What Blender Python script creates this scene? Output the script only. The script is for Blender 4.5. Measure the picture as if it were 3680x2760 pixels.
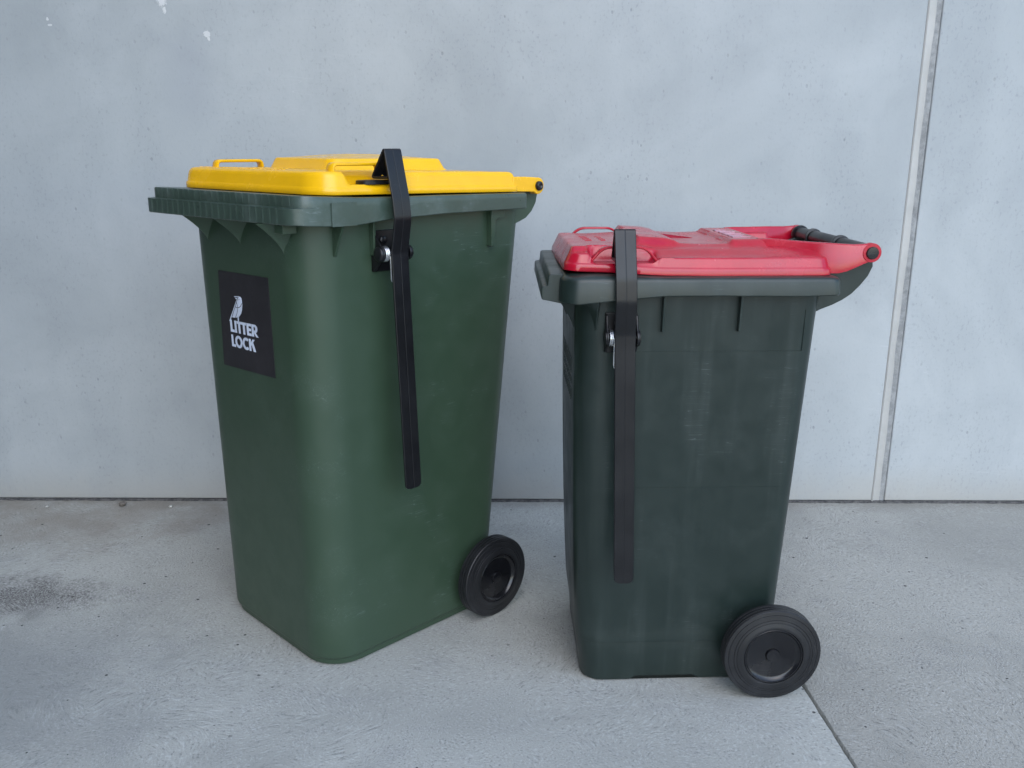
import bpy, math, random
from mathutils import Vector, Matrix
random.seed(7)
for o in list(bpy.data.objects): bpy.data.objects.remove(o)
scene = bpy.context.scene
COL = scene.collection

# ------------------------------------------------------------ camera
PITCH, ROLL, CAMH, FPX = 0.2612, 0.0032, 1.1133, 3199.0
cam = bpy.data.cameras.new('camera'); camo = bpy.data.objects.new('camera', cam); COL.objects.link(camo)
cam.sensor_fit = 'HORIZONTAL'; cam.sensor_width = 36.0; cam.lens = FPX / 3680 * 36
cam.clip_start = 0.05; cam.clip_end = 500
c_, s_ = math.cos(PITCH), math.sin(PITCH)
r0, u0, f0 = Vector((1, 0, 0)), Vector((0, s_, c_)), Vector((0, c_, -s_))
r1 = r0 * math.cos(ROLL) + u0 * math.sin(ROLL); u1 = u0 * math.cos(ROLL) - r0 * math.sin(ROLL)
M = Matrix((( r1.x, u1.x, -f0.x, 0), (r1.y, u1.y, -f0.y, 0), (r1.z, u1.z, -f0.z, CAMH), (0, 0, 0, 1)))
camo.matrix_world = M
scene.camera = camo

# ------------------------------------------------------------ sky, sun, exposure
SUN_EL, SUN_AZ = math.radians(45), math.radians(176)      # azimuth clockwise from +y (the wall side); veiled sun high behind the camera
world = bpy.data.worlds.new('World'); scene.world = world; world.use_nodes = True
wn = world.node_tree.nodes; wl = world.node_tree.links; wn.clear()
sky = wn.new('ShaderNodeTexSky'); sky.sky_type = 'NISHITA'; sky.sun_disc = False
sky.sun_elevation = SUN_EL; sky.sun_rotation = SUN_AZ
sky.air_density = 1.0; sky.dust_density = 0.7; sky.ozone_density = 1.0
bg = wn.new('ShaderNodeBackground'); bg.inputs[1].default_value = 0.15
wo = wn.new('ShaderNodeOutputWorld'); wl.new(sky.outputs[0], bg.inputs[0]); wl.new(bg.outputs[0], wo.inputs[0])
sun = bpy.data.lights.new('sun', 'SUN'); sun.energy = 0.50; sun.angle = math.radians(70); sun.color = (0.985, 1.0, 0.965)
suno = bpy.data.objects.new('sun', sun); COL.objects.link(suno)
sd = Vector((math.sin(SUN_AZ) * math.cos(SUN_EL), math.cos(SUN_AZ) * math.cos(SUN_EL), math.sin(SUN_EL)))
suno.rotation_euler = sd.to_track_quat('Z', 'Y').to_euler()
suno.location = sd * 12
vs = scene.view_settings; vs.view_transform = 'Standard'; vs.look = 'None'; vs.exposure = 1.42; vs.gamma = 1.0; vs.use_curve_mapping = False
scene.render.engine = 'CYCLES'
scene.cycles.max_bounces = 6; scene.cycles.diffuse_bounces = 4; scene.cycles.glossy_bounces = 3

# ------------------------------------------------------------ node helpers
class NT:
    def __init__(s, name):
        s.m = bpy.data.materials.new(name); s.m.use_nodes = True
        s.t = s.m.node_tree; s.t.nodes.clear()
        s.out = s.n('ShaderNodeOutputMaterial'); s.b = s.n('ShaderNodeBsdfPrincipled')
        s.l(s.b.outputs[0], s.out.inputs[0])
    def n(s, t, **k):
        q = s.t.nodes.new(t)
        for a, v in k.items(): setattr(q, a, v)
        return q
    def l(s, a, b): s.t.links.new(a, b)
    def val(s, sock, v):
        if isinstance(v, (int, float)): sock.default_value = v
        elif isinstance(v, tuple): sock.default_value = v if len(v) == len(sock.default_value) else tuple(v) + (1,)
        else: s.l(v, sock)
    def coord(s, scale=(1, 1, 1), rot=(0, 0, 0), loc=(0, 0, 0), kind='Object'):
        tc = s.n('ShaderNodeTexCoord'); mp = s.n('ShaderNodeMapping')
        mp.inputs['Scale'].default_value = scale; mp.inputs['Rotation'].default_value = rot; mp.inputs['Location'].default_value = loc
        s.l(tc.outputs[kind], mp.inputs[0]); return mp.outputs[0]
    def noise(s, vec, scale, detail=4, rough=.55, dist=0):
        q = s.n('ShaderNodeTexNoise'); q.inputs['Scale'].default_value = scale; q.inputs['Detail'].default_value = detail
        q.inputs['Roughness'].default_value = rough; q.inputs['Distortion'].default_value = dist; s.l(vec, q.inputs['Vector']); return q.outputs[0]
    def ramp(s, v, a, b, lo=0., hi=1., mode='SMOOTHSTEP'):
        q = s.n('ShaderNodeMapRange', interpolation_type=mode); s.val(q.inputs[0], v)
        for i, x in enumerate((a, b, lo, hi)): q.inputs[i + 1].default_value = x
        return q.outputs[0]
    def math(s, op, a, b=0., c=None):
        q = s.n('ShaderNodeMath', operation=op); s.val(q.inputs[0], a); s.val(q.inputs[1], b)
        if c is not None: s.val(q.inputs[2], c)
        return q.outputs[0]
    def vmath(s, op, a, b=(0, 0, 0), out=0):
        q = s.n('ShaderNodeVectorMath', operation=op); s.val(q.inputs[0], a); s.val(q.inputs[1], b); return q.outputs[out]
    def mix(s, f, a, b, mode='MIX'):
        q = s.n('ShaderNodeMix', data_type='RGBA', blend_type=mode); s.val(q.inputs[0], f); s.val(q.inputs[6], a); s.val(q.inputs[7], b); return q.outputs[2]
    def bump(s, h, strength, dist, prev=None):
        q = s.n('ShaderNodeBump'); q.inputs['Strength'].default_value = strength; q.inputs['Distance'].default_value = dist
        s.l(h, q.inputs['Height'])
        if prev is not None: s.l(prev, q.inputs['Normal'])
        return q.outputs[0]

def plastic(name, base, rough=.4, dust=.25, dustcol=(.28, .31, .32), scratch=.25, spec=.5, streak=False, fade=None, lump=.04, var=.13):
    m = NT(name); co = m.coord()
    mid = m.noise(co, 15, 4, .65); fine = m.noise(co, 420, 1, .5)
    dark = tuple(x * (1 - var) for x in base); lite = tuple(min(1, x * (1 + var * .8)) for x in base)
    col = m.mix(m.ramp(mid, .3, .7), dark, lite)
    if fade: col = m.mix(m.math('MULTIPLY', m.ramp(mid, .45, .75), .5), col, fade)
    dn = m.ramp(m.noise(co, 6.0, 5, .7), .46, .78)
    if streak:
        sv = m.noise(m.coord((24, 24, 1.3)), 1.0, 3, .6); dn = m.math('ADD', m.math('MULTIPLY', dn, .5), m.math('MULTIPLY', m.ramp(sv, .45, .75), .6))
    # a few hair-thin scratches, gated by the dust map
    v = m.coord((7, 190, 150), (.35, .8, .5)); n = m.noise(v, 1.0, 1, .4); line = m.ramp(m.math('ABSOLUTE', m.math('SUBTRACT', n, .5)), .0, .010, 1, 0)
    line = m.math('MULTIPLY', line, m.ramp(dn, .15, .50)); col = m.mix(m.math('MULTIPLY', line, scratch), col, dustcol)
    col = m.mix(m.math('MULTIPLY', dn, dust), col, dustcol)
    m.val(m.b.inputs['Base Color'], col)
    m.val(m.b.inputs['Roughness'], m.math('ADD', m.ramp(mid, .3, .75, rough - .05, rough + .07), m.math('MULTIPLY', dn, .10)))
    m.b.inputs['Specular IOR Level'].default_value = spec
    nb = m.bump(fine, .05, .0005); nb = m.bump(mid, lump, .006, nb); m.l(nb, m.b.inputs['Normal'])
    return m.m

MAT = {}
MAT['green'] = plastic('green_plastic', (.033, .060, .036), .40, .045, (.15, .20, .18), .50, .5, lump=.006, var=.02)
MAT['green_rim'] = plastic('green_rim_plastic', (.040, .064, .050), .32, .42, (.15, .19, .18), .5, .55, lump=.02, var=.06)
MAT['dark'] = plastic('grey_green_plastic', (.0120, .0215, .0185), .36, .24, (.080, .098, .094), .6, .5, streak=True, lump=.015, var=.05)
MAT['yellow'] = plastic('yellow_plastic', (.84, .455, .004), .20, .05, (.70, .46, .10), .10, .5, lump=.004, var=.04)
MAT['red'] = plastic('red_plastic', (.41, .003, .020), .21, .14, (.42, .10, .13), .35, .62, fade=(.48, .020, .040), lump=.010, var=.08)
MAT['black'] = plastic('black_plastic', (.0066, .0067, .0080), .34, .07, (.05, .052, .06), .3, .42)
MAT['rubber'] = plastic('black_rubber', (.0085, .0088, .0105), .46, .30, (.050, .052, .058), .4)
MAT['hub'] = plastic('black_hub_plastic', (.0070, .0072, .0090), .20, .18, (.09, .085, .08), .6)
MAT['paper'] = plastic('black_sticker_film', (.0185, .0165, .0190), .50, .30, (.034, .030, .037), .05)
MAT['white'] = plastic('white_print', (.60, .66, .78), .6, .12, (.45, .46, .52), .02)
MAT['letter'] = plastic('pale_raised_letters', (.46, .30, .36), .35, .2, (.5, .4, .42), .1)
def steel():
    m = NT('galvanised_wire'); m.b.inputs['Base Color'].default_value = (.72, .73, .75, 1); m.b.inputs['Metallic'].default_value = 1
    m.val(m.b.inputs['Roughness'], m.ramp(m.noise(m.coord(), 90, 3), .3, .7, .22, .42)); return m.m
MAT['steel'] = steel()

def concrete_wall():
    m = NT('concrete_wall'); co = m.coord()
    a = m.noise(co, 1.3, 4, .6, .8); b = m.noise(co, 5.5, 6, .68, .5); c = m.noise(m.coord((1.25, 1.25, .8)), 95, 4, .7)
    vst = m.noise(m.coord((6, 6, .4)), 1., 3, .55)
    col = m.mix(m.ramp(a, .30, .70), (.325, .347, .353), (.400, .422, .426))
    col = m.mix(m.math('MULTIPLY', m.ramp(b, .46, .78), .26), col, (.270, .292, .303))
    col = m.mix(m.math('MULTIPLY', m.ramp(vst, .5, .8), .25), col, (.435, .458, .460))
    # grey flecks everywhere, thicker in cloudy zones
    zone = m.ramp(m.noise(m.coord((1.3, 1.3, .7), loc=(4, 0, 2)), 3.2, 5, .65, .6), .40, .66)
    fl = m.math('MULTIPLY', m.ramp(c, .53, .68), m.math('ADD', .22, m.math('MULTIPLY', zone, .78)))
    col = m.mix(m.math('MULTIPLY', zone, .20), col, (.27, .292, .305)); col = m.mix(m.math('MULTIPLY', fl, .48), col, (.20, .215, .225))
    # small dark air holes, some drawn out into short strokes
    v = m.n('ShaderNodeTexVoronoi', feature='F1'); v.inputs['Scale'].default_value = 1.0; m.l(m.coord((58, 58, 40), (0, .3, 0)), v.inputs['Vector'])
    rnd = m.n('ShaderNodeSeparateColor'); m.l(v.outputs['Color'], rnd.inputs[0])
    pit = m.math('MULTIPLY', m.ramp(m.math('SUBTRACT', v.outputs['Distance'], m.math('MULTIPLY', rnd.outputs[1], .15)), .0, .12, 1, 0), m.ramp(rnd.outputs[0], .80, .90))
    pit = m.math('MULTIPLY', pit, m.math('ADD', .25, m.math('MULTIPLY', zone, .75)))
    col = m.mix(m.math('MULTIPLY', pit, .34), col, (.12, .13, .14))
    # faint pale scratches
    n = m.noise(m.coord((3, 3, 40), (0, .5, 0)), 1., 0, .4); ln = m.ramp(m.math('ABSOLUTE', m.math('SUBTRACT', n, .5)), 0, .006, 1, 0)
    ln = m.math('MULTIPLY', ln, m.ramp(a, .58, .66)); col = m.mix(m.math('MULTIPLY', ln, .30), col, (.52, .53, .53))
    # dusty, warmer foot of the wall
    sep = m.n('ShaderNodeSeparateXYZ'); m.l(m.coord(), sep.inputs[0])
    foot = m.math('MULTIPLY', m.ramp(m.math('ADD', sep.outputs[2], m.math('MULTIPLY', b, .10)), .03, .20, 1, 0), m.ramp(a, .3, .6, .3, 1.))
    col = m.mix(m.math('MULTIPLY', foot, .55), col, (.33, .305, .26))
    # shallow grey stains left by the formwork, soft vertical bands
    ex = m.ramp(m.math('ABSOLUTE', m.math('ADD', m.math('ADD', sep.outputs[0], .905), m.math('MULTIPLY', b, .05))), .0, .12, 1, 0)
    ez = m.math('MULTIPLY', m.ramp(sep.outputs[2], 1.12, 1.25), m.ramp(sep.outputs[2], 1.36, 1.46, 1, 0))
    col = m.mix(m.math('MULTIPLY', m.math('MULTIPLY', ex, ez), .35), col, (.27, .29, .32))
    # three blobs of dried white filler
    blobs = None
    for bx, bz, rx, rz in ((-.988, 1.508, .013, .020), (-.983, 1.480, .005, .010), (-.868, 1.417, .0095, .009), (-.864, 1.405, .004, .006), (-1.315, 1.455, .0035, .005), (-1.31, 1.440, .006, .003)):
        d = m.math('SQRT', m.math('ADD', m.math('POWER', m.math('DIVIDE', m.math('SUBTRACT', sep.outputs[0], bx), rx), 2), m.math('POWER', m.math('DIVIDE', m.math('SUBTRACT', sep.outputs[2], bz), rz), 2)))
        d = m.math('ADD', d, m.math('MULTIPLY', m.math('SUBTRACT', m.noise(co, 170, 3, .7), .5), 2.4)); k = m.ramp(d, .85, 1.05, 1, 0)
        blobs = k if blobs is None else m.math('MAXIMUM', blobs, k)
    col = m.mix(m.math('MULTIPLY', blobs, .7), col, (.66, .66, .65))
    m.val(m.b.inputs['Base Color'], col)
    m.val(m.b.inputs['Roughness'], m.ramp(b, .3, .7, .50, .68)); m.b.inputs['Specular IOR Level'].default_value = .4
    h = m.math('ADD', m.math('MULTIPLY', c, .4), m.math('MULTIPLY', pit, -1.0)); h = m.math('ADD', h, m.math('MULTIPLY', blobs, 1.5))
    m.l(m.bump(h, .35, .0022, m.bump(b, .2, .006)), m.b.inputs['Normal'])
    return m.m
MAT['wall'] = concrete_wall()

def concrete_floor():
    m = NT('swirl_finished_concrete'); co = m.coord()
    a = m.noise(co, 1.5, 4, .6, .5); b = m.noise(co, 7, 5, .65); c = m.noise(co, 210, 3, .65)
    def swirl(loc, cell, seedrot):
        wn_ = m.n('ShaderNodeTexNoise'); wn_.inputs['Scale'].default_value = 3.0; wn_.inputs['Detail'].default_value = 2; m.l(co, wn_.inputs['Vector'])
        w = m.n('ShaderNodeVectorMath', operation='SCALE'); m.l(m.vmath('SUBTRACT', wn_.outputs[1], (.5, .5, .5)), w.inputs[0]); w.inputs[3].default_value = .22
        p = m.vmath('ADD', m.vmath('ADD', co, w.outputs[0]), loc)
        v = m.n('ShaderNodeTexVoronoi', voronoi_dimensions='2D', feature='F1'); v.inputs['Scale'].default_value = cell; m.l(p, v.inputs['Vector'])
        off = m.n('ShaderNodeVectorMath', operation='SCALE'); m.l(m.vmath('SUBTRACT', v.outputs['Color'], (.5, .5, .5)), off.inputs[0]); off.inputs[3].default_value = 1.1 / cell * .8
        q = m.vmath('SUBTRACT', m.vmath('SUBTRACT', p, v.outputs['Position']), off.outputs[0])
        sp = m.n('ShaderNodeSeparateXYZ'); m.l(q, sp.inputs[0])
        r = m.math('SQRT', m.math('ADD', m.math('POWER', sp.outputs[0], 2), m.math('POWER', sp.outputs[1], 2)))
        th = m.math('ARCTAN2', sp.outputs[1], sp.outputs[0])
        cb = m.n('ShaderNodeCombineXYZ'); m.l(m.math('MULTIPLY', r, 205.), cb.inputs[0]); m.l(m.math('MULTIPLY', th, 23.), cb.inputs[1])
        sc = m.n('ShaderNodeSeparateColor'); m.l(v.outputs['Color'], sc.inputs[0]); m.l(m.math('MULTIPLY', sc.outputs[0], 40.), cb.inputs[2])
        return m.noise(cb.outputs[0], 1.0, 2, .55)
    s1 = swirl((.13, .31, 0), 2.3, 0); s2 = swirl((1.7, 2.9, 0), 3.4, 0)
    f = m.ramp(b, .45, .55)
    sw = m.n('ShaderNodeMix', data_type='FLOAT'); m.l(f, sw.inputs[0]); m.l(s1, sw.inputs[2]); m.l(s2, sw.inputs[3]); sw = sw.outputs[0]
    amt = m.ramp(a, .3, .6, .55, 1.)
    col = m.mix(m.ramp(a, .3, .7), (.312, .312, .286), (.400, .398, .364))
    col = m.mix(m.math('MULTIPLY', m.ramp(b, .5, .8), .35), col, (.26, .262, .264))
    grain = m.math('ADD', m.math('MULTIPLY', sw, .57), m.math('MULTIPLY', c, .43))
    col = m.mix(m.math('MULTIPLY', m.ramp(grain, .52, .62), m.math('MULTIPLY', amt, .46)), col, (.54, .55, .53))
    col = m.mix(m.math('MULTIPLY', m.ramp(grain, .47, .36), m.math('MULTIPLY', amt, .56)), col, (.12, .125, .122))
    sep = m.n('ShaderNodeSeparateXYZ'); m.l(m.coord(), sep.inputs[0]); X, Y = sep.outputs[0], sep.outputs[1]
    def ell(cx, cy, rx, ry, nz=.9, sc=9):
        d = m.math('SQRT', m.math('ADD', m.math('POWER', m.math('DIVIDE', m.math('SUBTRACT', X, cx), rx), 2), m.math('POWER', m.math('DIVIDE', m.math('SUBTRACT', Y, cy), ry), 2)))
        return m.math('ADD', d, m.math('MULTIPLY', m.math('SUBTRACT', m.noise(co, sc, 6, .7), .5), nz))
    # brown dirt washed against the wall, left
    dirt = m.math('MULTIPLY', m.ramp(ell(-1.35, 2.60, .62, .33, 1.4, 5), .35, 1.1, 1, 0), m.ramp(b, .25, .6, .4, 1.))
    col = m.mix(m.math('MULTIPLY', dirt, .55), col, (.20, .165, .125))
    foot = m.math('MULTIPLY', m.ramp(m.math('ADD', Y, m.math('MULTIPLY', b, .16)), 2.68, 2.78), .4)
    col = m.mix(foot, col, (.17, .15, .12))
    # oil stain
    st = m.math('MULTIPLY', m.ramp(ell(-1.26, 2.06, .27, .13, 2.0, 15), .15, 1.15, 1, 0), m.ramp(grain, .42, .58, 1, .35))
    col = m.mix(m.math('MULTIPLY', st, .88), col, (.070, .062, .060))
    left_dark = m.ramp(ell(-1.15, 1.66, .50, .34, 1.3, 5), .2, 1.2, 1, 0); col = m.mix(m.math('MULTIPLY', left_dark, .50), col, (.17, .176, .175))  # broad darker patch over the lower left of the floor
    # black droplets
    v = m.n('ShaderNodeTexVoronoi', voronoi_dimensions='2D', feature='F1'); v.inputs['Scale'].default_value = 24; m.l(co, v.inputs['Vector'])
    rc = m.n('ShaderNodeSeparateColor'); m.l(v.outputs['Color'], rc.inputs[0])
    sp = m.math('MULTIPLY', m.ramp(m.math('SUBTRACT', v.outputs['Distance'], m.math('MULTIPLY', m.math('POWER', rc.outputs[1], 3), .085)), 0, .025, 1, 0), m.ramp(rc.outputs[0], .80, .82))
    col = m.mix(m.math('MULTIPLY', sp, m.ramp(m.noise(co, 1.4, 2), .42, .55, .15, .9)), col, (.015, .015, .018))
    m.val(m.b.inputs['Base Color'], col); m.val(m.b.inputs['Roughness'], m.ramp(b, .3, .7, .62, .8)); m.b.inputs['Specular IOR Level'].default_value = .3
    h = m.math('MULTIPLY', grain, amt)
    m.l(m.bump(h, .65, .0040, m.bump(b, .15, .01)), m.b.inputs['Normal'])
    return m.m
MAT['floor'] = concrete_floor()
def simple(name, c1, c2, rough, sc=40, bs=.2):
    m = NT(name); co = m.coord(); n = m.noise(co, sc, 5, .65); k = m.mix(m.ramp(n, .3, .7), c1, c2); m.val(m.b.inputs['Base Color'], k)
    m.b.inputs['Roughness'].default_value = rough; m.l(m.bump(n, bs, .002), m.b.inputs['Normal']); return m.m
MAT['sealant'] = simple('beige_joint_sealant', (.36, .355, .335), (.42, .412, .39), .5, 9, .1)
MAT['backing'] = simple('grey_joint_edge', (.20, .205, .205), (.31, .315, .31), .8, 60, .4)
MAT['groove'] = simple('dirty_saw_cut', (.018, .018, .018), (.06, .058, .055), .9, 120, .4)
MAT['grime'] = simple('dark_gap_dirt', (.03, .03, .031), (.11, .105, .10), .9, 90, .5)
MAT['blocker'] = simple('charcoal_light_blocker', (.035, .036, .038), (.05, .051, .053), .6, 6, .1)  # dark so the added off-frame light blocker bounces little back
MAT['stone'] = simple('small_stone', (.10, .085, .07), (.20, .18, .155), .85, 200, .4)
MAT['chalk'] = simple('pale_chip', (.45, .44, .40), (.55, .54, .50), .8, 200, .3)

# ------------------------------------------------------------ mesh helpers
class MB:
    def __init__(s): s.v = []; s.f = []
    def add(s, vs, fs):
        k = len(s.v); s.v += [tuple(p) for p in vs]; s.f += [tuple(i + k for i in q) for q in fs]
    def loft(s, rings, cap0=True, cap1=True, closed=True):
        n = len(rings[0]); vs = [p for r in rings for p in r]; fs = []
        for i in range(len(rings) - 1):
            for j in range(n if closed else n - 1):
                a, b = i * n + j, i * n + (j + 1) % n; fs.append((a, b, b + n, a + n))
        if cap0: fs.append(tuple(range(n - 1, -1, -1)))
        if cap1: fs.append(tuple((len(rings) - 1) * n + j for j in range(n)))
        s.add(vs, fs)
    def box(s, x0, x1, y0, y1, z0, z1):
        s.loft([[(x0, y0, z), (x1, y0, z), (x1, y1, z), (x0, y1, z)] for z in (z0, z1)])
    def prism(s, poly, y0, y1):   # poly in (x,z), extruded along y
        s.loft([[(x, y, z) for x, z in poly] for y in (y0, y1)])
    def prism_x(s, poly, x0, x1):  # poly in (y,z), extruded along x
        s.loft([[(x, y, z) for y, z in poly] for x in (x0, x1)])
    def lathe_y(s, prof, cx, cz, n=48):  # prof: list of (radius, y)
        rings = [[(cx + r * math.cos(2 * math.pi * k / n), y, cz + r * math.sin(2 * math.pi * k / n)) for k in range(n)] for r, y in prof]
        s.loft(rings)
    def lathe_x(s, prof, cy, cz, n=32):
        rings = [[(x, cy + r * math.cos(2 * math.pi * k / n), cz + r * math.sin(2 * math.pi * k / n)) for k in range(n)] for r, x in prof]
        s.loft(rings)
    def tube(s, pts, r, n=10):
        pts = [Vector(p) for p in pts]; rings = []; up = Vector((.3, .5, .8))
        for i, p in enumerate(pts):
            t = (pts[min(i + 1, len(pts) - 1)] - pts[max(i - 1, 0)]).normalized()
            a = t.cross(up).normalized(); b = t.cross(a)
            rings.append([tuple(p + (a * math.cos(2 * math.pi * k / n) + b * math.sin(2 * math.pi * k / n)) * r) for k in range(n)])
        s.loft(rings)
    def build(s, name, mat, parent=None, smooth=38, bevel=0, seg=2):
        import bmesh
        me = bpy.data.meshes.new(name); me.from_pydata(s.v, [], s.f)
        bm = bmesh.new(); bm.from_mesh(me); bmesh.ops.recalc_face_normals(bm, faces=bm.faces[:]); bm.to_mesh(me); bm.free()
        me.materials.append(MAT[mat] if isinstance(mat, str) else mat)
        o = bpy.data.objects.new(name, me); COL.objects.link(o)
        if parent: o.parent = parent
        if smooth:
            me.shade_smooth(); me.set_sharp_from_angle(angle=math.radians(smooth))
        if bevel:
            b = o.modifiers.new('bevel', 'BEVEL'); b.width = bevel; b.segments = seg; b.limit_method = 'ANGLE'; b.angle_limit = math.radians(35)
            b.harden_normals = False
        return o

def lerp(t, xs):      # piecewise linear on [(x, v), ...]
    if t <= xs[0][0]: return xs[0][1]
    for (a, va), (b, vb) in zip(xs, xs[1:]):
        if t <= b: return va + (vb - va) * (t - a) / (b - a)
    return xs[-1][1]
def sm(a, b, x):
    t = max(0., min(1., (x - a) / (b - a))); return t * t * (3 - 2 * t)
def ring(xf, xr, w, rf, rr, z, n=10, m=30, mf=24):
    """rounded rectangle, rear right first, anticlockwise; z a number or f(x, y)"""
    P = []
    cs = [(xr - rr, w - rr, rr, 0), (xf + rf, w - rf, rf, 90), (xf + rf, -w + rf, rf, 180), (xr - rr, -w + rr, rr, 270)]
    cnt = [m, mf, m, mf]
    for i, (cx, cy, r, a0) in enumerate(cs):
        for k in range(n + 1):
            a = math.radians(a0 + 90 * k / n); P.append((cx + r * math.cos(a), cy + r * math.sin(a)))
        nx = cs[(i + 1) % 4]; a = math.radians(nx[3]); q = (nx[0] + nx[2] * math.cos(a), nx[1] + nx[2] * math.sin(a)); p = P[-1]
        for k in range(1, cnt[i]):
            t = k / cnt[i]; P.append((p[0] + (q[0] - p[0]) * t, p[1] + (q[1] - p[1]) * t))
    return [(x, y, z(x, y) if callable(z) else z) for x, y in P]
def empty(name, loc, rz, label, cat, group=None):
    o = bpy.data.objects.new(name, None); COL.objects.link(o); o.location = loc; o.rotation_euler = (0, 0, rz)
    o.empty_display_size = .1; o['label'] = label; o['category'] = cat
    if group: o['group'] = group
    return o

# ------------------------------------------------------------ floor and wall
WD = 2.6924
b = MB(); b.add([(-40, -60, -.02), (40, -60, -.02), (40, WD + .3, -.02), (-40, WD + .3, -.02)], [(0, 1, 2, 3)])
floor = b.build('concrete_floor', 'groove', None, 0); floor['kind'] = 'structure'
def jx(y): return .6365 - .057 * (y - 1.5)
HJ = .0032
for side in (-1, 1):
    b = MB(); ys = [-60, -6, 0] + [.5 + .02 * k for k in range(110)] + [WD + .25]
    vs = []
    for y in ys:
        w = .0006 * math.sin(y * 61) + .0005 * math.sin(y * 143 + 1)
        e = jx(y) + side * (HJ + w)
        vs += [(side * 40, y, 0), (e + side * .0022, y, 0), (e + side * .0004, y, -.0016), (e, y, -.019)]
    fs = [(4 * i + j, 4 * i + j + 1, 4 * i + j + 5, 4 * i + j + 4) for i in range(len(ys) - 1) for j in range(3)]
    b.add(vs, fs); o = b.build('slab', 'floor', floor, 60)

wall = empty('concrete_wall', (0, WD, 0), 0, 'pale grey precast concrete wall standing behind both bins', 'wall')
JL, JR = 1.167, 1.2090
b = MB(); b.box(-16, JL, 0, .18, .006, 7.5); b.build('wall_or_blocker_panel', 'wall', wall, 0, .004, 2)
b = MB(); b.box(JR, 16, 0.001, .18, .006, 7.5); b.build('wall_or_blocker_panel', 'wall', wall, 0, .0035, 2)
b = MB(); b.box(-2.13, -1.95, -6, -.004, .006, 6); b.build('wall_or_blocker_panel', 'blocker', wall, 0, .004, 2)      # added unseen dark screen left of the frame, dims the light on that side
# sealant bead and the rough panel edge beside it
b = MB(); zs = [.004 + .02 * k for k in range(375)]; rows = []
for z in zs:
    w = .0012 * math.sin(z * 9) + .0008 * math.sin(z * 31 + 1) + random.uniform(-.0004, .0004)
    rows.append([(JL - .0005, .0005, z), (JL + .003, -.0018, z), (JL + .006, .0035, z), (JL + .016, .0052, z), (JL + .0240 + w, .0040, z), (JL + .0268 + w, .0075, z), (JL + .0268 + w, .03, z), (JL - .0005, .03, z)])
b.loft(rows); b.build('joint_sealant', 'sealant', wall, 50)
b = MB(); rows = []
for z in zs:
    w = random.uniform(-.0009, .0009)
    rows.append([(JL + .0235, .0070, z), (JR - .0030 + w, .0035 + w, z), (JR - .0004 + w * .4, .0055, z), (JR + .002, .03, z), (JL + .029, .03, z)])
b.loft(rows); b.build('joint_edge', 'backing', wall, 50)
# dark gap at the foot, with crumbs of mortar
b = MB(); xs = [-16] + [-2 + .02 * k for k in range(201)] + [16]; rows = []
for x in xs:
    w = random.uniform(0, .0016); rows.append([(x, .001, .0055), (x, -.002 - w * 2, .0032 + w), (x, -.0045 - w * 3, .0006 + w * .6), (x, -.0045, -.004), (x, .02, -.004), (x, .02, .0055)])
b.loft(rows); b.build('wall_foot_gap', 'grime', wall, 0)

def pebble(loc, r, mat, label, sq=.6):
    b = MB(); n, k = 7, 5; rings = []
    for i in range(1, k):
        a = math.pi * i / k; rings.append([(r * math.sin(a) * math.cos(2 * math.pi * j / n) * random.uniform(.75, 1.2), r * math.sin(a) * math.sin(2 * math.pi * j / n) * random.uniform(.75, 1.2), r * sq * (1 - math.cos(a)) * random.uniform(.92, 1.05)) for j in range(n)])
    b.loft(rings); o = b.build('pebble', mat, None, 60); o.location = (loc[0], loc[1], -r * .05); o['label'] = label; o['category'] = 'pebble'; o.rotation_euler[2] = random.random() * 6
pebble((-1.241, 2.645, 0), .0125, 'stone', 'brown stone crumb against the wall foot, left of the yellow-lidded bin')
pebble((-1.083, 2.632, 0), .0068, 'chalk', 'tiny pale chip on the floor by the wall, nearest the yellow-lidded bin')
pebble((-1.475, 2.628, 0), .0055, 'chalk', 'tiny pale chip on the floor by the wall, at the far left')

# ------------------------------------------------------------ shared bin parts
def wheel(parent, x, y, R, side, wid=.030):
    """side -1: outer face looks to -y. Mesh built about the hub centre."""
    o = side
    tread = [(R - .0045, o * -wid), (R - .0008, o * (-wid + .0015))]
    for k in range(3):
        y0 = o * (-wid + .0022 + k * .0088); tread += [(R, y0), (R, y0 + o * .0058), (R - .0028, y0 + o * .0066), (R - .0028, y0 + o * .0080)]
    prof = [(.052, o * (-wid - .004)), (R - .012, o * (-wid - .002))] + tread + [(R - .0004, o * -.0012), (R - .0016, o * .0004), (R - .0085, o * .0016), (R - .0089, o * .0009), (R - .0094, o * .0019), (R - .019, o * .0034), (R - .0194, o * .0027), (R - .0199, o * .0037), (R - .0245, o * .0046), (R - .0249, o * .0040), (R - .0254, o * .0049), (R - .0325, o * .0066), (R - .0365, o * .0076), (R - .0392, o * .0070), (R - .0396, o * .0045), (R - .0398, o * -.012)]
    b = MB(); b.lathe_y([(r, y_) for r, y_ in prof], 0, 0, 72)
    root = b.build('wheel', 'rubber', parent, 32); root.location = (x, y, R)
    h = MB(); q = R - .0400
    h.lathe_y([(q, o * -.020), (q, o * .0052), (q - .0010, o * .0060), (q - .0026, o * .0058), (q - .0036, o * .0038), (q - .0072, o * -.0004), (q - .0100, o * -.0016), (q - .0125, o * -.0018), (.024, o * -.0012), (.0150, o * -.0010), (.0150, o * -.030)], 0, 0, 64)
    h.build('hub_disc', 'hub', root, 32)
    c = MB(); c.lathe_y([(.0142, o * -.01), (.0142, o * .0026), (.0136, o * .0036), (.0120, o * .0040), (.004, o * .0041)], 0, 0, 36); c.build('axle_cap', 'hub', root, 32)
    return root

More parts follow.
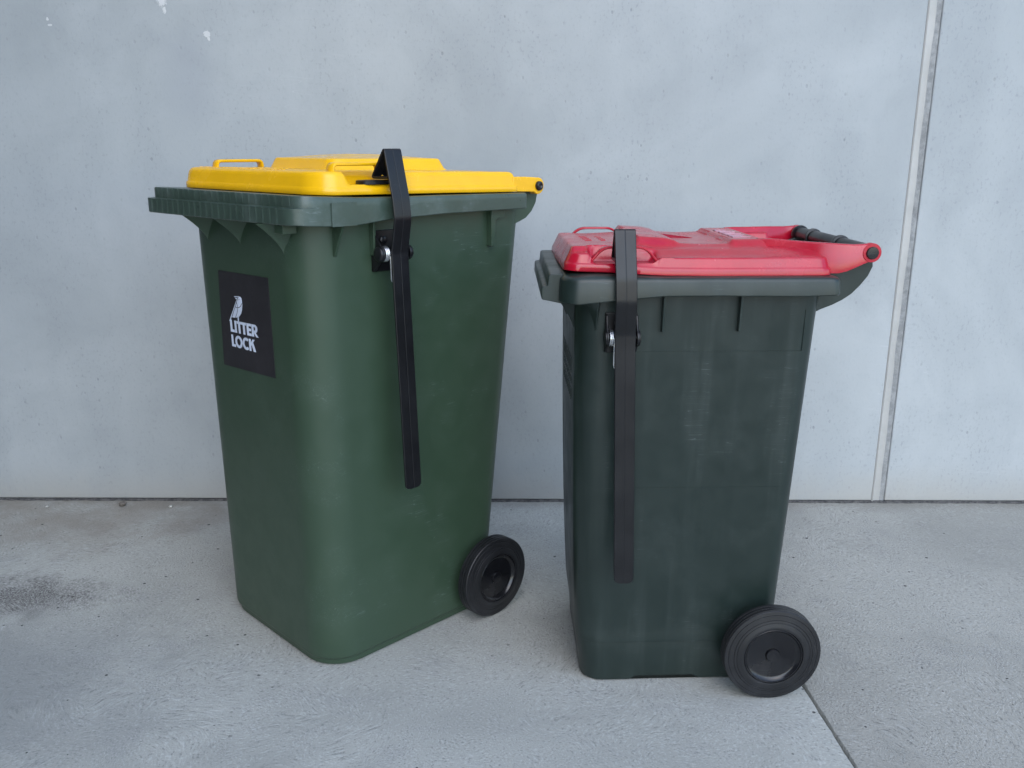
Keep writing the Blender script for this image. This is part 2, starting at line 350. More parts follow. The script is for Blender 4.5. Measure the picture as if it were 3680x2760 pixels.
def ribbon(path, xc, half, t, endround=.010, bendr=.006):
    """flat bar following (y,z) points; xc(z) gives the centre line; returns MB"""
    pts = [Vector(p) for p in path]; out = []
    for i, p in enumerate(pts):
        if i in (0, len(pts) - 1): out.append(p); continue
        a, c = pts[i - 1], pts[i + 1]; d1, d2 = (a - p), (c - p)
        r = min(bendr, d1.length * .45, d2.length * .45); d1.normalize(); d2.normalize()
        for k in range(5):
            u = k / 4; out.append((p + d1 * r) * (1 - u) ** 2 + p * 2 * u * (1 - u) + (p + d2 * r) * u ** 2)
    fin = []
    for i in range(len(out) - 1):
        L = (out[i + 1] - out[i]).length; n = max(1, int(L / .03))
        for k in range(n): fin.append(out[i].lerp(out[i + 1], k / n))
    e, d = out[-1], (out[-1] - out[-2]).normalized()
    for k in range(7): fin.append(e - d * endround * (1 - k / 6))
    rings = []
    for i, p in enumerate(fin):
        tg = (fin[min(i + 1, len(fin) - 1)] - fin[max(i - 1, 0)]).normalized(); nn = Vector((-tg.y, tg.x))
        dist = (e - p).length; h = half
        if i > len(fin) - 9 and dist < endround: h = half - endround + math.sqrt(max(0, endround ** 2 - (endround - dist) ** 2))
        h = max(h, half - endround); bv = min(.0012, t * .3); x0 = xc(p.y); R = []
        for dx, dn in ((-h, -t / 2 + bv), (-h + bv, -t / 2), (-.0022, -t / 2), (-.0007, -t / 2), (0, -t / 2 + .0003), (.0007, -t / 2), (.0022, -t / 2), (h - bv, -t / 2), (h, -t / 2 + bv), (h, t / 2 - bv), (h - bv, t / 2), (.0022, t / 2), (.0007, t / 2), (0, t / 2 - .0003), (-.0007, t / 2), (-.0022, t / 2), (-h + bv, t / 2), (-h, t / 2 - bv)):
            q = p + nn * dn; R.append((x0 + dx, q.x, q.y))
        rings.append(R)
    b = MB(); b.loft(rings); return b

def latch(parent, path, xc, half, ears, body, piv, zt, zb, pad, turns=2.7, ct=1.):
    """gravity latch: lever, bracket with two ears, pin caps, coil spring, rubber pad"""
    lev = ribbon(path, xc, half, .0052); lev.build('latch_lever', 'black', parent, 24)
    yb, (yp, zp), (xl, xr) = body, piv, ears
    b = MB(); b.box(xl, xr, yb(zt) - .0045, yb(zt) + .006, zb, zt)
    for x0, x1 in ((xl, xl + .0045), (xr - .0045, xr)):
        poly = [(yb(zt) + .004, zt), (yb(zt) - .010, zt - .004)]
        for k in range(9):
            a = math.radians(70 + 20 + k * 20); poly.append((yp + .0165 * math.cos(a + math.radians(20)), zp + .0165 * math.sin(a + math.radians(20))))
        poly += [(yb(zb) - .010, zb + .002), (yb(zb) + .004, zb)]
        b.prism_x(poly, x0, x1)
    br = b.build('latch_bracket', 'black', parent, 35, .0012)
    for x, s in ((xl, -1), (xr, 1)):
        c = MB(); c.lathe_x([(.0152, x), (.0152, x + s * .0028 * ct), (.0138, x + s * .0050 * ct), (.0100, x + s * .0066 * ct), (.004, x + s * .0072 * ct)], yp, zp, 32); c.build('pivot_cap', 'black', br, 40)
    c = MB(); c.lathe_x([(.0075, xl + .002), (.0075, xr - .002)], yp, zp, 20); c.build('pivot_pin', 'black', br, 40)
    s0 = xl + .0064; pitch, cr = .0037, .0142; pts = []
    for k in range(int(turns * 24) + 1):
        a = -math.pi / 2 - 2 * math.pi * k / 24; pts.append((s0 + pitch * k / 24, yp + cr * math.cos(a), zp + cr * math.sin(a)))
    # leg leaves the coil on its outer side and runs down beside the lever
    lx = s0 + pitch * turns; k = 0
    pts = [p for p in pts]; last = pts[-1]
    c = MB(); c.tube(pts, .0019, 8)
    c.tube([(lx - .0004, yp - cr, zp + .003), (lx, yp - cr - .0004, zp - .012), (lx, yp - cr - .001, zp - .050), (lx + .0012, yp - cr - .001, zp - .0535), (lx + .0045, yp - cr - .001, zp - .0555)], .00165, 8)
    c.build('spring', 'steel', br, 60)
    c = MB(); xm = (xl + xr) / 2; c.lathe_y([(.0085, yb(zt) - .004), (.0085, yb(zt) - .0085), (.006, yb(zt) - .0105), (.002, yb(zt) - .0108)], xl + .026, zt - .020, 20); c.build('screw', 'black', br, 40)
    if not pad: return
    px0, px1, py0, py1, pz = pad
    c = MB(); n = 28; rings = []
    for zz, g in ((pz, .001), (pz + .0012, 0), (pz + .0062, 0), (pz + .0076, -.0015)):
        rings.append([((px0 + px1) / 2 + ((px1 - px0) / 2 + g) * math.copysign(abs(math.cos(2 * math.pi * k / n)) ** .5, math.cos(2 * math.pi * k / n)), (py0 + py1) / 2 + ((py1 - py0) / 2 + g) * math.copysign(abs(math.sin(2 * math.pi * k / n)) ** .5, math.sin(2 * math.pi * k / n)), zz) for k in range(n)])
    c.loft(rings); c.build('latch_pad', 'black', parent, 40)

def arch_handle(parent, mat, x0, x1, y, wy, zb, zt, t, name='lid_handle', slant=.010, sag=0.):
    """grip bar: flat band bent into a bridge along x"""
    fr = .017 if slant > .012 else .012
    C = [Vector(p) for p in ((x0, zb), (x0 + slant, zt), (x1 - slant, zt), (x1, zb))]; P = [C[0]]
    for i in (1, 2):
        d1, d2 = C[i - 1] - C[i], C[i + 1] - C[i]; r = min(fr, d1.length * .7); d1.normalize(); d2.normalize()
        for k in range(9):
            u = k / 8; P.append((C[i] + d1 * r) * (1 - u) ** 2 + C[i] * 2 * u * (1 - u) + (C[i] + d2 * r) * u ** 2)
    P.append(C[3])
    P = [Vector(p) for p in P]; b = MB(); rings = []
    for i, p in enumerate(P):
        tg = (P[min(i + 1, len(P) - 1)] - P[max(i - 1, 0)]).normalized(); n = Vector((-tg.y, tg.x)); q = p - n * t
        bv = t * .28; R = []
        for dy, dn in ((-wy, bv), (-wy + bv, 0), (wy - bv, 0), (wy, bv), (wy, t - bv), (wy - bv, t), (-wy + bv, t), (-wy, t - bv)):
            u = p - n * dn; R.append((u.x, y + dy, u.y))
        rings.append(R)
    b.loft(rings); return b.build(name, mat, parent, 45)

# ============================================================ large bin, yellow lid
BIG = empty('wheelie_bin', (-.3632, 2.061, 0), .7785, 'large dark green wheelie bin with yellow lid and black logo sticker', 'wheelie bin', 'wheelie bins with gravity latches')
def bsec(z, g=0):
    t = z / .9013; L = lambda a, c: a + (c - a) * t
    return (L(-.2738, -.2846) - g, L(.2076, .3054) + g, L(.2334, .2403) + g, L(.0822, .0749), L(.05, .045))
b = MB(); rings = []
for z, g in ((.0012, -.012), (.0030, -.0065), (.016, -.0050), (.0175, -.0032), (.021, -.0006), (.026, 0)): rings.append(ring(*bsec(z, g), z))
for k in range(1, 24): z = .026 + (1.0 - .026) * k / 23; rings.append(ring(*bsec(z), z))
b.loft(rings); body = b.build('body', 'green', BIG, 40)
def rzt(x, y): return lerp(x, [(-.335, 1.0242), (-.29, 1.0212), (-.19, 1.0175), (-.1, 1.0155), (.036, 1.0146), (.28, 1.0112)])
def rzb(x, y): return lerp(x, [(-.352, .9705), (-.30, .9668), (-.25, .9645), (-.19, .9655), (-.1, .9725), (.035, .9766), (.28, .9770)])
def comb(P, xf, depth=.0012, per=.0222, ph=0):
    out = []
    for x, y, z in P:
        if x - SKW(x, y) < xf + .012 and abs(y) < .245:
            u = ((y + ph) / per) % 1.0; d = min(u, 1 - u); x -= depth * max(0, min(1, 1.4 - d / .085))
        out.append((x, y, z))
    return out
SKW = lambda x, y: .070 * (.28 - y) * (1 - sm(-.30, -.12, x))      # the front edge runs slightly out of square
A = (-.3455, .2814, .2815, .032, .008); B = (-.3630, .2814, .2815, .034, .008)
def skew(P): return [(x + SKW(x, y), y, z) for x, y, z in P]
def rg(S, z, g=0): return skew(ring(S[0] + g, S[1] - g, S[2] - g, S[3], S[4], z, m=40, mf=320))
zmid = lambda x, y: min(rzt(x, y) - .012, 1.0015 - .004 * sm(-.33, -.25, x))
b = MB()
b.loft([rg(A, lambda x, y: rzt(x, y) - .002, .040), rg(A, rzt, .030), rg(A, rzt, .0035), rg(A, lambda x, y: rzt(x, y) - .0010, .0010),
        comb(rg(A, lambda x, y: rzt(x, y) - .0035), -.3455), comb(rg(A, lambda x, y: zmid(x, y) + .003), -.3455), rg(A, lambda x, y: zmid(x, y) + .0005),
        rg(B, lambda x, y: zmid(x, y) - .0003), comb(rg(B, lambda x, y: zmid(x, y) - .0018), -.363, ph=.006), comb(rg(B, lambda x, y: rzb(x, y) + .0015), -.363, ph=.006),
        rg(B, rzb, .0012), rg(B, rzb, .0042), rg(B, lambda x, y: rzb(x, y) + .030, .0052), ring(*bsec(.995, .001), lambda x, y: rzb(x, y) + .031, m=40, mf=320)], cap0=True, cap1=False)
b.box(-.2438, -.188, -.2847, -.2780, .9655, 1.0095)           # raised pad near the corner
b.build('rim', 'green_rim', BIG, 34)
fx = lambda z: -.2738 + (-.2846 + .2738) * z / .9013          # front face
sy = lambda z: -(.2334 + (.2403 - .2334) * z / .9013)         # visible side face
for yc, zl in ((.142, .910), (-.0015, .912), (-.172, .906)):   # curved wedge gussets under the front lip
    b = MB(); N = 7; rows = []
    for k in range(N + 1):
        u = k / N; z = .970 + (zl - .970) * u; out = .056 * (1 - u) ** 1.5; hw = .046 * (1 - u) ** 1.4 + .0012; x0 = fx(z) + .003
        rows.append([(x0, yc + hw, z), (x0 - out * .35 - .001, yc + hw * .38, z), (x0 - out - .002, yc + .0012, z), (x0 - out - .002, yc - .0012, z), (x0 - out * .35 - .001, yc - hw * .38, z), (x0, yc - hw, z)])
    b.loft(rows); b.build('gusset', 'green', BIG, 50)
def fin(x, z1, z0, w, out1, out0, par, syf, mat):
    b = MB(); b.prism_x([(syf(z1) + .003, z1), (syf(z1) - out1, z1), (syf((z0 + z1) / 2) - (out1 * .45 + out0 * .55), (z0 + z1) / 2), (syf(z0) - out0, z0 + .002), (syf(z0) + .003, z0)], x - w / 2, x + w / 2); return b.build('rib', mat, par, 30, .0008)
fin(-.214, .972, .903, .005, .040, .004, BIG, sy, 'green'); fin(-.1275, .980, .899, .0055, .016, .014, BIG, sy, 'green')
b = MB(); pl = [(.1915, .982), (.2325, .982), (.2325, .958), (.214, .957)] + [(.206 - .003 * math.sin(math.radians(k * 30)), .955 - .008 * k / 3) for k in range(4)] + [(.2025, .896), (.1915, .896)]
b.loft([[(x, sy(z) + dy, z) for x, z in pl] for dy in (.003, -.016)]); b.build('rib', 'green', BIG, 30, .0008)
b = MB(); b.box(-.3150, -.285, -.225, -.195, .952, .985); b.build('rib', 'green', BIG, 30, .001)
for s in (-1, 1):                                               # hinge brackets and the grip bar between them
    b = MB(); arc = [(.23, 1.004), (.325, 1.012), (.352, 1.018), (.3575, 1.004), (.353, .985), (.340, .966), (.320, .9505), (.296, .9425), (.284, .9385), (.2765, .930), (.2735, .918), (.23, .915)]
    y0, y1 = (s * .2375, s * .2200); b.prism(arc, min(y0, y1), max(y0, y1)); b.build('hinge_bracket', 'green', BIG, 40, .0018)
b = MB(); b.lathe_y([(.0165, -.2225), (.0165, .2225)], .3347, 1.0250, 28); b.build('grip_bar', 'green_rim', BIG, 40)

# lid
lz = lambda x, y: lerp(x, [(-.30, 1.0225), (-.17, 1.0212), (.05, 1.0178), (.28, 1.0128)])
LP = [(0.0012, 0), (0, .0012), (0, .0070), (.0004, .0125), (.0022, .0140), (.0030, .0160), (.0062, .0330), (.0080, .0375), (.0108, .0412), (.0148, .0434), (.0195, .0442)]
LP += [(.0195 + .006 * k, .0442 + .0018 * sm(0, 36, k)) for k in range(1, 38)]
RX0, RX1 = -.198, -.066
def ylid(x, y, h, ins):
    ay = abs(y); k = sm(RX0 - .010, RX0 + .014, x) * (1 - sm(RX1 - .012, RX1 + .010, x)); q = sm(.208, .222, ay)
    cap = .0192; z = h
    if h > cap: z = h + (cap - h) * k * q
    if ay > .2 and k > 0 and h <= cap: z = h
    return z
b = MB(); rings = []
for ins, h in LP:
    R = ring(-.291 + ins, .272 - ins, .266 - ins, max(.064 - ins * .6, .012), max(.016 - ins * .4, .006), 0, n=12, m=150, mf=60)
    rings.append([(x + .070 * (.26 - y) * (1 - sm(-.30, -.16, x)), y, lz(x, y) + ylid(x, y, h, ins)) for x, y, _ in R])
b.loft(rings); lid = b.build('lid', 'yellow', BIG, 50)
b = MB(); rings = []
ztop = lambda x: lz(x, 0) + .0445
for g, h, dome in ((-.004, -.002, 0), (0, .0015, 0), (.0015, .0025, 0), (.0100, .0205, 0), (.0118, .0225, 0), (.0145, .0236, 0), (.02, .0240, .0), (.05, .0240, .25), (.09, .0240, .75), (.125, .0240, 1)):
    R = ring(-.140 + g, .170 - g, .137 - g, max(.034 - g * .4, .006), max(.020 - g * .4, .005), 0, n=8, m=26, mf=22)
    rings.append([(x, y, ztop(x) * .35 + (lz(.0, 0) + .0445) * .65 + h + dome * .0085) for x, y, _ in R])
b.loft(rings); b.build('raised_panel', 'yellow', lid, 42)
for s in (-1, 1):
    arch_handle(lid, 'yellow', -.2135, -.090, s * .2315, .0115, 1.052, 1.0820, .0066, slant=.004)
    b = MB(); pl = [(.252, 1.0155), (.252, 1.0462), (.285, 1.0462), (.318, 1.0445)]
    for k in range(13):
        a = math.radians(105 - k * 20); pl.append((.3347 + .0190 * math.cos(a), 1.0247 + .0190 * math.sin(a)))
    pl += [(.302, 1.0122), (.27, 1.0132)]
    y0, y1 = s * .2630, s * .2440; b.prism(pl, min(y0, y1), max(y0, y1)); b.build('hinge_arm', 'yellow', lid, 40, .0020, 3)
    c = MB(); c.lathe_y([(.0108, s * .262), (.0108, s * .2672), (.0098, s * .2692), (.0060, s * .2700), (.0040, s * .2682), (.001, s * .2681)], .3347, 1.0247, 28); c.build('hinge_pin', 'hub', lid, 40)
b = MB()
for k in range(34):                                             # worn raised marks along the front edge
    y = .205 - k * .0095; x = -.262 + .070 * (.26 - y) * .85 + .002 * math.sin(k * 1.7); L = .004 + .003 * ((k * 7) % 5) / 4
    b.box(x, x + .006 + .004 * (k % 3), y - L / 2, y + L / 2, ztop(x) - .001, ztop(x) + .0011)
for k in range(9):
    y = .10 - k * .016; b.box(-.186, -.180, y - .006, y + .006, ztop(-.18) - .001, ztop(-.18) + .0011)
b.build('raised_marks', 'yellow', lid, 30, .0004, 1)['kind'] = 'stuff'

wheel(BIG, .1702, -.2930, .0994, -1); wheel(BIG, .1702, .2930, .0994, 1)
b = MB(); b.lathe_y([(.010, -.28), (.010, .28)], .1702, .0994, 20); b.build('axle', 'steel', BIG, 40)

latch(BIG, [(-.2885, 1.0525), (-.2365, 1.0525), (-.2795, 1.1080), (-.3015, 1.012), (-.3055, .975), (-.2905, .906), (-.3050, .4060)],
      lambda z: -.0935 + (.906 - z) * .015, .0208, (-.1265, -.0560), sy, (-.2680, .9035), .949, .866, (-.152, -.060, -.266, -.222, 1.0400))

# sticker with the bird emblem and the two words
def fpt(u, z, off): return (fx(z) - off, -u, z)
def stk(polys, off, name, mat, parent, th=.0004):
    b = MB()
    for P in polys: b.loft([[fpt(u, z, off - th) for u, z in P], [fpt(u, z, off) for u, z in P]])
    return b.build(name, mat, parent, 0)
tri_q = [(-.1076, .8505), (.1046, .8551), (.1041, .6457), (-.1201, .6363)]
st = stk([tri_q], .0011, 'sticker', 'paper', BIG, .0012); st['label'] = 'black square sticker with white bird and lettering'
# glyphs: unit boxes (width w, height 1), strokes as polygons
T = .26
def arcpoly(cx, cy, rx, ry, tx, ty, a0, a1, n=20):
    o = [(cx + rx * math.cos(math.radians(a0 + (a1 - a0) * k / n)), cy + ry * math.sin(math.radians(a0 + (a1 - a0) * k / n))) for k in range(n + 1)]
    i = [(cx + (rx - tx) * math.cos(math.radians(a0 + (a1 - a0) * k / n)), cy + (ry - ty) * math.sin(math.radians(a0 + (a1 - a0) * k / n))) for k in range(n + 1)]
    return [[o[k], o[k + 1], i[k + 1], i[k]] for k in range(n)]
def rect(a, b_, c, d): return [(a, b_), (c, b_), (c, d), (a, d)]
G = {'L': (.56, [rect(0, 0, T, 1), rect(T, 0, .56, .22)]), 'I': (T, [rect(0, 0, T, 1)]),
     'T': (.66, [rect(.2, 0, .2 + T, .78), rect(0, .78, .66, 1)]),
     'E': (.60, [rect(0, 0, T, 1), rect(T, 0, .60, .21), rect(T, .395, .56, .605), rect(T, .79, .60, 1)]),
     'R': (.80, [rect(0, 0, T, 1), rect(T, .80, .46, 1), rect(T, .33, .46, .53)] + arcpoly(.44, .665, .32, .335, T, .2, -90, 90) + [[(.28, .33), (.52, .33), (.84, 0), (.55, 0)]]),
     'O': (1.04, arcpoly(.52, .5, .52, .52, .25, .23, 0, 360, 36)), 'C': (.88, arcpoly(.52, .5, .52, .52, .25, .23, 48, 312, 30)),
     'K': (.86, [rect(0, 0, T, 1), [(T, .40), (T, .68), (.54, 1), (.84, 1)], [(.36, .60), (.62, .70), (.90, 0), (.58, 0)]])}
def word(s, gaps, u0, z0, W, H, lean):
    x = 0; P = []; tot = sum(G[c][0] for c in s) + sum(gaps); k = W / tot
    for c, g in zip(s, list(gaps) + [0]):
        for q in G[c][1]: P.append([(u0 + (x + a) * k, z0 + h * H + lean * (x + a) * k) for a, h in q])
        x += G[c][0] + g
    return P
P = word('LITTER', (.06, .06, -.02, .07, .07), -.0722, .7190, .1185, .0265, .035) + word('LOCK', (-.02, .04, .05), -.0722, .6862, .1030, .0265, .030)
stk(P, .0016, 'lettering', 'white', st)
bird = [(-.0230, .8024), (-.0159, .8020), (-.0118, .7993), (-.0109, .7932), (-.0110, .7851), (-.0134, .7750), (-.0189, .7661), (-.0274, .7587), (-.0363, .7552), (-.0484, .7527), (-.0592, .7524), (-.0617, .7538)]
tail = [(-.0275, .8016), (-.0250, .8020), (-.0668, .7446), (-.0755, .7422)]
bk = [[(-.0448, .8002), (-.0212, .8033), (-.0232, .8013), (-.0418, .7989)], [(-.0405, .7975), (-.0315, .7985), (-.0355, .7945)]]
leg = [(-.0362, .7575), (-.0314, .7580), (-.0320, .7440), (-.0362, .7440)]
em = stk([bird, tail, leg] + bk, .0016, 'bird_emblem', 'white', st)
def stroke(pts, w):
    out = []
    for (a, b_), (c, d) in zip(pts, pts[1:]):
        L = math.hypot(c - a, d - b_); nx, nz = -(d - b_) / L * w, (c - a) / L * w; out.append([(a + nx, b_ + nz), (c + nx, d + nz), (c - nx, d - nz), (a - nx, b_ - nz)])
    return out
dk = stroke([(-.0430, .7778), (-.0342, .7764), (-.0239, .7787), (-.0167, .7827), (-.0112, .7890)], .0007) + stroke([(-.0343, .7887), (-.0318, .7825), (-.0313, .7743), (-.0355, .7656), (-.0408, .7583), (-.0466, .7530)], .0006) + stroke([(-.0243, .8022), (-.0655, .7470)], .0008)
dk += [[(-.0219 + .0011 * math.cos(k), .7956 + .0011 * math.sin(k)) for k in [i * .785 for i in range(8)]]]
stk(dk, .0019, 'emblem_lines', 'paper', st, .0002)

# ============================================================ small bin, red lid
SML = empty('wheelie_bin', (.3478, 1.8691, 0), .0446, 'smaller grey-green wheelie bin with scuffed red lid', 'wheelie bin', 'wheelie bins with gravity latches')
def ssec(z, g=0):
    t = z / .7975; L = lambda a, c: a + (c - a) * t
    bow = .010 * math.sin(math.pi * min(1, max(0, z / .80))) ** .8 * (1 - .35 * t)
    return (L(-.2050, -.2290) - g - bow * .8, L(.2067, .2327) + g, L(.1731, .2085) + g, .046, .040)
def front_plate(P, z):
    """flat front panel standing 5 mm proud between crisp vertical edges"""
    out = []; d = .0055 * sm(.05, .12, z)
    for x, y, zz in P:
        if x < -.17: x -= d * (1 - sm(.167, .1715, abs(y))) - .030 * (y + .17) * (1 - sm(-.20, -.17, x)) * sm(-.2, -.165, y)
        out.append((x, y, zz))
    return out
b = MB(); rings = []
def sring(z, g=0): return front_plate(ring(*ssec(z, g), z, m=60, mf=120), z)
def foot(R):      # shallow arch cut into the lower edge of the sides
    return [(x, y, z + (.0075 * sm(-.100, -.088, x) * (1 - sm(.036, .050, x)) if abs(y) > .12 else 0)) for x, y, z in R]
for z, g in ((.0012, -.004), (.0030, -.001), (.010, .0)): rings.append(foot(sring(z, g)))
def skirt(R, d):  # lower band stands proud of the wall above it along the sides
    return [(x, y + math.copysign(d, y) * (sm(-.205, -.185, x) * (1 - sm(.10, .14, x))) if abs(y) > .15 else y, z) for x, y, z in R]
rings[-1] = skirt(rings[-1], .0006)
for z, d in ((.050, .0010), (.0935, .0013), (.0948, .0010), (.0958, -.0032), (.1000, -.0034), (.116, -.0014), (.130, 0)): rings.append(skirt(sring(z), d))
for k in range(1, 26): z = .1300 + (.865 - .1300) * k / 25; rings.append(sring(z))
b.loft(rings); b.build('body', 'dark', SML, 40)
ssy = lambda z: -(.1731 + (.2085 - .1731) * z / .7975)
for A_, B_ in (((-.175, .7346), (.2005, .7346)), ((-.165, .4512), (.185, .4512)), ((.2005, .7352), (.2005, .815))):   # faint mould lines standing just proud
    b = MB(); hz = A_[1] == B_[1]
    b.loft([[(x + (0 if hz else d), ssy(z) + dy, z + (d if hz else 0)) for d, dy in ((-.0006, .001), (0, -.0005), (.0006, .001))] for x, z in (A_, B_)]); b.build('mould_line', 'dark', SML, 0)
stl = lambda x, y: max(-.0015, -.026 * y * sm(-.06, -.20, x))
szt = lambda x, y: .8812 + stl(x, y)
szb = lambda x, y: lerp(x, [(-.27, .8320), (-.235, .8312), (-.167, .8380), (-.078, .8462), (.03, .8465), (.181, .8450), (.25, .8470)])
S = (-.268, .2535, .2412, .040, .016)
def sg(z, g=0, s=S): return ring(s[0] + g, s[1] - g, s[2] - g, s[3], s[4], z, m=60, mf=40)
b = MB()
b.loft([sg(lambda x, y: .8795 + stl(x, y), .045), sg(szt, .032), sg(lambda x, y: .8806 + stl(x, y) * .75, .014), sg(lambda x, y: .8800 + stl(x, y) * .3, .008), sg(lambda x, y: .8790, .004), sg(lambda x, y: .8760, .0012), sg(lambda x, y: .8720, 0), sg(lambda x, y: szb(x, y) + .002, -.0015), sg(szb, 0), sg(szb, .0045), sg(lambda x, y: szb(x, y) + .025, .0055), ring(*ssec(.86, .001), lambda x, y: szb(x, y) + .026, m=60, mf=40)], cap0=True, cap1=False)
b.build('rim', 'dark', SML, 36)
# stepped front lip for the lifting comb
b = MB(); pr = [(-.262, .8830), (-.2862, .8825), (-.2885, .8800), (-.2905, .8620), (-.2925, .8600), (-.3000, .8590), (-.3015, .8570), (-.3020, .8370), (-.3005, .8345), (-.262, .8262)]
N = 40
b.loft([[(x + .034 * (y + .197), y, z + (.0004 * math.sin(y * 300) if x < -.28 else 0)) for x, z in pr] for y in [-.197 + .394 * k / N for k in range(N + 1)]])
b.build('front_lip', 'dark', SML, 30, .0022)
for x in (-.0735, .0725): fin(x, .850, .7735, .0045, .016, .013, SML, ssy, 'dark')
def spyr(x0, z0, z1, hw, out):
    b = MB(); rows = []
    for k in range(6):
        u = k / 5; z = z1 + (z0 - z1) * u; o = out * (1 - u) ** 1.3; h = hw * (1 - u) ** 1.3 + .001; y0 = ssy(z) + .003
        rows.append([(x0 - h, y0, z), (x0 - .001, y0 - o - .003, z), (x0 + .001, y0 - o - .003, z), (x0 + h * .4, y0, z)])
    b.loft(rows); b.build('gusset', 'dark', SML, 50)
spyr(-.199, .777, .838, .022, .026)
for yc in (-.14, 0, .14):
    b = MB(); rows = []
    for k in range(6):
        u = k / 5; z = .838 + (.770 - .838) * u; x0 = ssec(z)[0] + .001; o = .040 * (1 - u) ** 1.3; h = .03 * (1 - u) ** 1.2 + .001
        rows.append([(x0, yc + h, z), (x0 - o - .006, yc + .001, z), (x0 - o - .006, yc - .001, z), (x0, yc - h, z)])
    b.loft(rows); b.build('gusset', 'dark', SML, 50)
for s in (-1, 1):
    b = MB(); arc = [(.20, .870), (.240, .880), (.268, .894), (.285, .905), (.305, .914), (.325, .914), (.3335, .9055), (.3305, .893), (.3228, .8744), (.310, .857), (.294, .8397), (.277, .828), (.2581, .8183), (.2372, .8103), (.2273, .8055), (.200, .806)]
    y0, y1 = s * .1785, s * .1640; arc = [(x + (.005 if z < .9 and x > .22 else 0), z) for x, z in arc]; b.prism(arc, min(y0, y1), max(y0, y1)); b.build('hinge_bracket', 'dark', SML, 40, .0016)
# worn relief marks on the front panel
b = MB()
for r_, (z1, z0) in enumerate(((.700, .668), (.660, .645), (.636, .612))):
    for k in range(11):
        y = -.10 + k * .020; x = ssec((z0 + z1) / 2)[0] - .0055 + .030 * (y + .17); b.box(x - .0012, x + .004, y - .0018, y + .0018, z0, z1)
        if k % 2 == 0: b.box(x - .0012, x + .004, y, y + .012, z1 - .004, z1)
b.build('raised_marks', 'dark', SML, 0)['kind'] = 'stuff'

# grip bar: black tube with collars
b = MB(); pr = [(.012, -.192), (.0150, -.190)]
for y in (-.055, .095): pr += [(.0150, y - .0055), (.0188, y - .0045), (.0192, y), (.0188, y + .0045), (.0150, y + .0055)]
pr += [(.0150, .165), (.0185, .168), (.0195, .174), (.0185, .180), (.015, .190)]
b.lathe_y(pr, .3185, .9215, 36); b.build('grip_bar', 'black', SML, 40)

# red lid
rz0 = lambda x: lerp(x, [(-.262, .8848), (-.15, .8818), (.03, .8800), (.245, .8805)])
SP = [(.0012, 0), (0, .0012), (.0002, .0105), (.0012, .0130), (.0032, .0148), (.0042, .0160), (.0075, .0290), (.0092, .0320), (.0118, .0338), (.0150, .0345)]
SP += [(.0150 + .0042 * k, .07) for k in range(1, 48)] + [(.2168, .07)]
def rlid(x, y, ins, h):
    ay = abs(y); tilt = -.026 * y * sm(-.06, -.20, x); base = rz0(x) + h + tilt
    if ins < .0085 and x > -.225: 
        top = base
    side_in = min(.218 - ay, .245 - x) 
    valley = .9135 + .0125 * sm(.205, .145, ay) + .003 * sm(.10, .24, x)
    # front block and plateau, dish, lettering bar
    wfr = .190 - .0 * x
    blk = .9285 + tilt
    kx = 1 - sm(-.108, -.080, x)
    hw = .1895 if x < -.225 else .1895 - .020 * sm(-.225, -.205, x)
    kb = kx * (1 - sm(hw - .004, hw + .008, ay))
    shelf = .9185 + tilt
    z = valley
    if x < -.205: z = max(z, shelf + 0 * x) if True else z
    z = z + (blk - z) * kb
    px = lerp(x, [(-.122, .9335), (-.110, .9455), (-.060, .9425), (-.040, .9385), (-.0285, .9325), (.020, .9300), (.066, .9318), (.0745, .9392), (.134, .9400), (.1365, .9400)])
    kp = (1 - sm(.123, .150, ay)) * sm(-.125, -.112, x) * (1 - sm(.1345, .142, x))
    if px > z: z = z + (px - z) * kp
    # opening behind the lettering bar
    ko = sm(.140, .146, x) * (1 - sm(.115, .128, ay)); z = z + (.902 - z) * ko
    # hand recess on both flanks
    kr = sm(-.219, -.204, x) * (1 - sm(-.098, -.078, x)) * sm(.163, .172, ay); z = z + (.9035 - z) * kr
    if x < -.222 and ay < .21:                                  # higher, raked front wall
        f = (x + .262) / .040; zf = rz0(x) + .0015 + .052 * sm(-.02, .62, f) ** .8
        wall = rz0(x) + tilt + lerp(ins, [(0, 0), (.001, .012), (.018, .049), (.022, .06), (1, .06)])
        side = (1 - sm(.186, .206, ay)); lim = base * (1 - side) + wall * side
        return min(lim, z) if ins < .03 else z
    return min(base, z)
b = MB(); rings = []
for ins, h in SP:
    R = ring(-.262 + ins, .245 - ins, .218 - ins, min(max(.030 - ins * .35, .006), .2179 - ins), min(max(.022 - ins * .4, .005), .2179 - ins), 0, n=10, m=150, mf=110)
    rings.append([(x + .028 * (y + .218) * (1 - sm(-.24, -.13, x)), y, rlid(x, y, ins, h)) for x, y, _ in R])
b.loft(rings); rlid_o = b.build('lid', 'red', SML, 46)
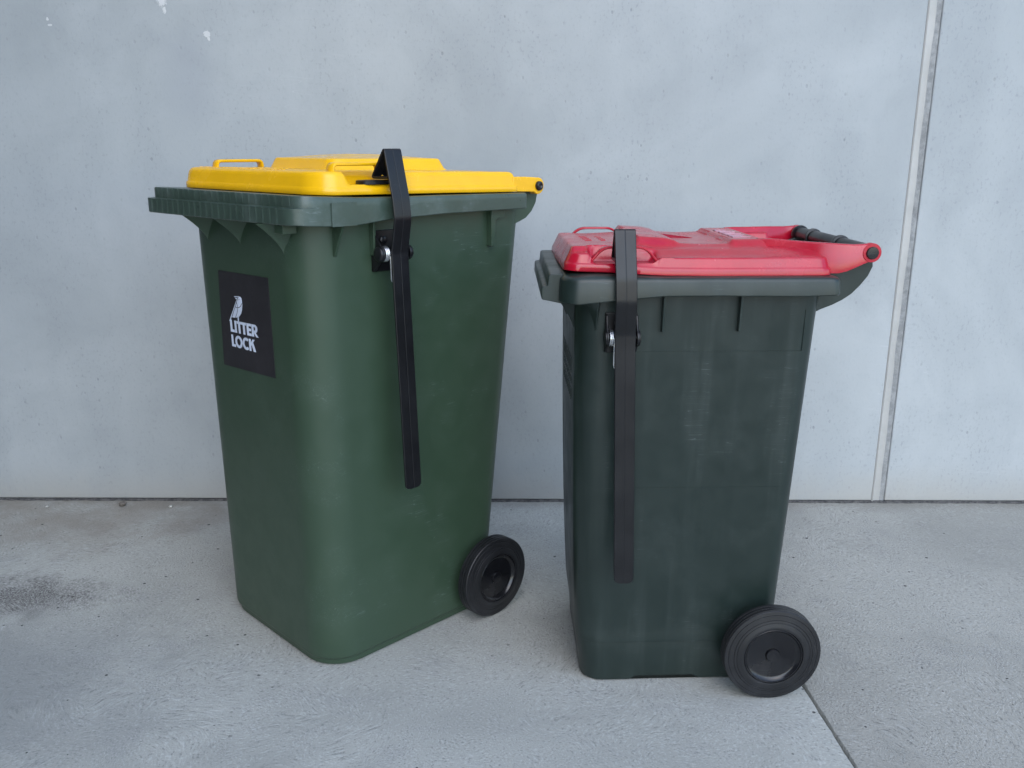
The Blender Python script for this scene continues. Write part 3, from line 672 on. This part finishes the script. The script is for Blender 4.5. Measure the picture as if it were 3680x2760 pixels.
for s in (-1, 1):
    arch_handle(rlid_o, 'red', -.216, -.083, s * .1985, .0085, .905, .9352, .0048, slant=.026, sag=.0012)
    stn = [(.126, .118, .9405, .905), (.150, .1290, .9412, .901), (.185, .1490, .9395, .893), (.215, .1660, .9385, .885), (.240, .1790, .9380, .879), (.262, .1880, .9372, .8800), (.276, .1925, .9368, .8845), (.288, .1955, .9366, .8905), (.302, .1975, .9375, .8975), (.3187, .1980, .9390, .9050)]
    b = MB(); rows = []
    for x, y, zt, zb in stn:
        t = .0075; rows.append([(x, s * (y - t), zb), (x, s * (y - t), zt - .0025), (x, s * (y - t + .0025), zt), (x, s * (y + t - .0025), zt), (x, s * (y + t), zt - .0025), (x, s * (y + t), zb + .002)])
    b.loft(rows); b.build('hinge_arm', 'red', rlid_o, 50)
    b = MB(); b.lathe_y([(.0170, s * .1895), (.0180, s * .1905), (.0180, s * .2050), (.0172, s * .2060), (.010, s * .2061)], .3187, .9215, 36); b.build('hinge_lug', 'red', rlid_o, 40)
    c = MB(); c.lathe_y([(.0118, s * .203), (.0118, s * .2082), (.0108, s * .2098), (.004, s * .2102)], .3187, .9215, 32); c.build('hinge_pin', 'hub', rlid_o, 40)
# pale raised letters on the bar behind the dish, worn beyond reading
b = MB(); zt_ = .9400
for k, y in enumerate((-.088, -.064, -.046, -.021, -.004, .020, .037, .062)):
    b.box(.086, .122 - (.008 if k % 3 == 1 else 0), y - .0010, y + .0010, zt_ - .001, zt_ + .0008)
for y0, y1, xa in ((-.088, -.071, .086), (-.088, -.074, .103), (-.064, -.046, .086), (-.039, -.026, .086), (-.004, -.021, .086), (.003, .020, .086), (.037, .024, .118), (.044, .060, .086)):
    b.box(xa, xa + .0026, min(y0, y1), max(y0, y1), zt_ - .001, zt_ + .00085)
b.build('raised_letters', 'letter', rlid_o, 0)['kind'] = 'stuff'
b = MB()
for x0, x1, y0, y1 in ((-.205, -.189, -.060, .070), (-.172, -.160, -.052, .062)):
    n = 11
    for k in range(n):
        y = y0 + (y1 - y0) * (k + .5) / n; zz = .9285 - .026 * y; b.box(x0 + .002 * (k % 3), x1 - .002 * ((k + 1) % 3), y - .0016, y + .0016, zz - .001, zz + .0009); 
        if k % 2: b.box(x0 + .003, x0 + .0055, y, y + .008, zz - .001, zz + .0008)
b.build('raised_marks', 'red', rlid_o, 0)['kind'] = 'stuff'

wheel(SML, .1803, -.2490, .1010, -1); wheel(SML, .1803, .2490, .1010, 1)
b = MB(); b.lathe_y([(.010, -.236), (.010, .236)], .1803, .1010, 20); b.build('axle', 'steel', SML, 40)
latch(SML, [(-.2440, .9120), (-.200, .9120), (-.2340, .9690), (-.2550, .880), (-.2585, .838), (-.2450, .7755), (-.2500, .2720)],
      lambda z: -.1495 + (.7755 - z) * .028, .0196, (-.1825, -.1215), ssy, (-.2265, .7660), .812, .735, None, 2.1, .55)
